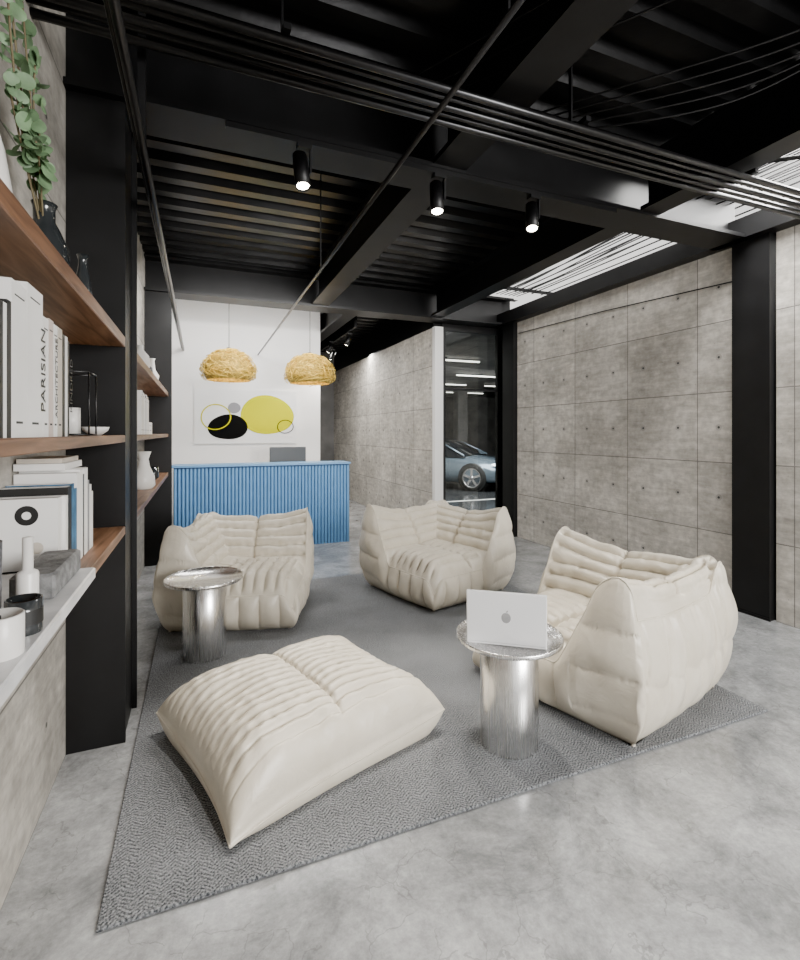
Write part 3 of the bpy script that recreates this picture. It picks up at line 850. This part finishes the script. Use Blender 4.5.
books('row_of_books', 3.95, 1.49, -.39, [(.06,.30,.18,Wp),(.05,.32,.18,Wp),(.04,.29,.18,Be),(.07,.31,.18,Wp),(.05,.30,.18,Wp),(.06,.28,.18,Wp),(.04,.30,.18,Gy),(.05,.31,.18,Wp),(.06,.28,.18,Wp),(.05,.3,.18,Be),(.05,.28,.18,Wp),(.3,.10,.18,Wp)])
MB().lathe([(.06,0),(.085,.03),(.08,.10),(.045,.18),(.035,.24),(.055,.30),(.048,.30),(.03,.24)], (-.42, 4.45, 1.05), M_ceramic, 32, cap=False).build('ceramic_vase')
MB().lathe([(.05,0),(.07,.05),(.06,.12),(.02,.17),(.02,.20),(.016,.20)], (-.42, 4.2, 1.965), M_ceramic, 24, cap=False).build('ceramic_vase')
MB().lathe([(.04,0),(.055,.03),(.05,.08),(.03,.10)], (-.42, 4.6, 1.965), M_weave, 24).build('woven_cup')
MB().lathe([(.05,0),(.06,.08),(.03,.13),(.02,.22),(.03,.24),(.02,.24)], (-.42, 5.2, 1.965), M_ceramic, 24, cap=False).build('ceramic_vase')
MB().lathe([(.03,0),(.05,.02),(.05,.12),(.04,.12)], (-.42, 5.3, 1.05), M_smoke, 24, cap=False).build('glass_vase')

# ------------------------------------------------------------------ car
def car():
    fwd = math.atan2(-.811, .587)
    e = empty('sports_car', (6.42, 12.65, 0), fwd)
    m = MB()
    st = [(-2.2,.62,.42,.72),(-2.1,.80,.30,.84),(-1.8,.88,.22,.90),(-1.4,.92,.18,.93),(-.8,.91,.17,.92),(0,.90,.17,.91),(.6,.90,.17,.90),(1.0,.91,.17,.88),(1.4,.92,.18,.83),(1.8,.90,.20,.75),(2.05,.83,.22,.67),(2.2,.68,.26,.58),(2.26,.50,.32,.48)]
    vs = []; nring = 14
    for x, w_, zl, zb in st:
        h = zb-zl
        half = [(0, zl), (w_*.7, zl), (w_*.93, zl+.05), (w_, zl+h*.35), (w_*.99, zl+h*.62), (w_*.93, zl+h*.88), (w_*.78, zb), (0, zb+.035)]
        ring = half + [(-a, b_) for a, b_ in reversed(half[1:-1])]
        vs += [(x, a, b_) for a, b_ in ring]
    fs = []
    for i in range(len(st)-1):
        for j in range(nring):
            a = i*nring+j; b_ = i*nring+(j+1) % nring
            fs.append((a, b_, b_+nring, a+nring))
    fs.append(tuple(range(nring))); fs.append(tuple(reversed(range((len(st)-1)*nring, len(st)*nring))))
    m.add(vs, fs, M_car, True)
    ct = [(-1.85,.92,.60),(-1.3,1.14,.60),(-.8,1.28,.60),(-.3,1.34,.60),(.1,1.33,.60),(.45,1.22,.62),(.8,1.06,.66),(1.1,.90,.70)]
    vs = []
    for x, zr, wr in ct:
        vs += [(x, .82, .86), (x, wr+.04, zr-.05), (x, wr-.08, zr), (x, 0, zr+.02), (x, -wr+.08, zr), (x, -wr-.04, zr-.05), (x, -.82, .86)]
    fg = []; fp = []
    for i in range(len(ct)-1):
        for j in range(6):
            q = (i*7+j, i*7+j+1, (i+1)*7+j+1, (i+1)*7+j)
            (fp if (j in (2, 3, 1, 4) and 1 <= i <= 3) else fg).append(q)
    m.add(vs, fg, M_carglass, True); m.add(vs, fp, M_car, True)
    for sy in (-1, 1):
        m.tube([(1.08, sy*.80, .90), (.45, sy*.66, 1.19), (.1, sy*.62, 1.30)], .025, M_car, 6)
        m.tube([(-1.7, sy*.78, .92), (-1.3, sy*.66, 1.11), (-.8, sy*.62, 1.25)], .03, M_car, 6)
    for x in (-1.33, 1.35):
        for sy in (-1, 1):
            T = Matrix.Translation((x, sy*.80, .34)) @ Matrix.Rotation(-sy*pi/2, 4, 'X')
            m.lathe([(.25,-.11),(.33,-.10),(.34,-.06),(.34,.08),(.33,.125),(.26,.135),(.25,.13)], (0,0,0), M_tyre, 32, True, T, cap=False)
            m.lathe([(.38,-.05),(.385,.115),(.34,.12)], (0,0,0), M_blackp, 32, True, T, cap=False)
            m.lathe([(.262,.12),(.24,.137),(.225,.12),(.22,.02),(.001,.02)], (0,0,0), M_rim, 32, True, T, cap=False)
            for k in range(5):
                Tk = T @ Matrix.Rotation(k*2*pi/5, 4, 'Z')
                m.box(-.028, .028, .03, .24, .10, .13, M_rim, Tk)
            m.lathe([(.06,.08),(.055,.135),(.001,.137)], (0,0,0), M_rim, 16, True, T, cap=False)
    for sy in (-1, 1):
        m.add([(2.08, sy*.80, .60), (1.86, sy*.895, .70), (1.92, sy*.80, .735), (2.16, sy*.60, .64)], [(0,1,2,3)], M_head, False)
        m.add([(2.235, sy*.56, .36), (2.10, sy*.82, .36), (2.10, sy*.82, .46), (2.235, sy*.56, .44)], [(0,1,2,3)], M_blackp, False)
        m.box(-.1, .15, sy*.99-.06, sy*.99+.06, .92, 1.02, M_car)
        m.box(-.95, .95, sy*.905-.01, sy*.905+.01, .17, .22, M_blackp)
    m.box(2.20, 2.275, -.42, .42, .30, .52, M_blackp)
    m.build('car_body', parent=e)
car()

# ------------------------------------------------------------------ lights
w_ = bpy.data.worlds.new('World'); sc.world = w_; w_.use_nodes = True
bg = w_.node_tree.nodes['Background']; bg.inputs[0].default_value = (1, .98, .95, 1); bg.inputs[1].default_value = 1.2

def area(name, loc, tgt, sx, sy, power, col=(1,1,1)):
    o = lamp('AREA', name, loc, power, col, sx, shape='RECTANGLE'); o.data.size_y = sy; aim(o, tgt); return o
area('storefront_daylight', (3.0, -2.8, 2.1), (1.4, 3, .7), 2.2, 1.8, 330, (1, .99, .97))
area('skylight_daylight', (3.75, 2.2, 3.9), (3.3, 2.2, 0), .9, 8.0, 850, (1, .985, .955))
area('wall_washer', (.75, 6.52, 3.02), (.75, 7.9, 1.9), 2.2, .10, 28, (1, .98, .95))
area('desk_fill_light', (.8, 5.2, 3.05), (.8, 6.6, .6), 2.0, .12, 70, (1, .98, .95))  # added fill with no fixture, brightens the blue desk front
area('corridor_light', (2.6, 9.3, 3.05), (2.7, 9.3, 0), .2, 4.0, 110, (1, .98, .94))
area('garage_light', (6.3, 10.4, 3.0), (6.0, 11.8, 0), 4, 4, 560, (1, .98, .95))

# ------------------------------------------------------------------ camera
cam = bpy.data.cameras.new('Camera'); co = bpy.data.objects.new('Camera', cam); sc.collection.objects.link(co)
co.location = (0, 0, 1.5); co.rotation_euler = (pi/2, 0, D(-22.12))
cam.sensor_fit = 'HORIZONTAL'; cam.sensor_width = 36; cam.lens = 492/800*36; cam.shift_y = -47/800; cam.clip_start = .05
sc.camera = co
try:
    sc.view_settings.look = 'AgX - Punchy'
    sc.view_settings.exposure = 1.2
    sc.view_settings.gamma = .93
except Exception as ex: print(ex)
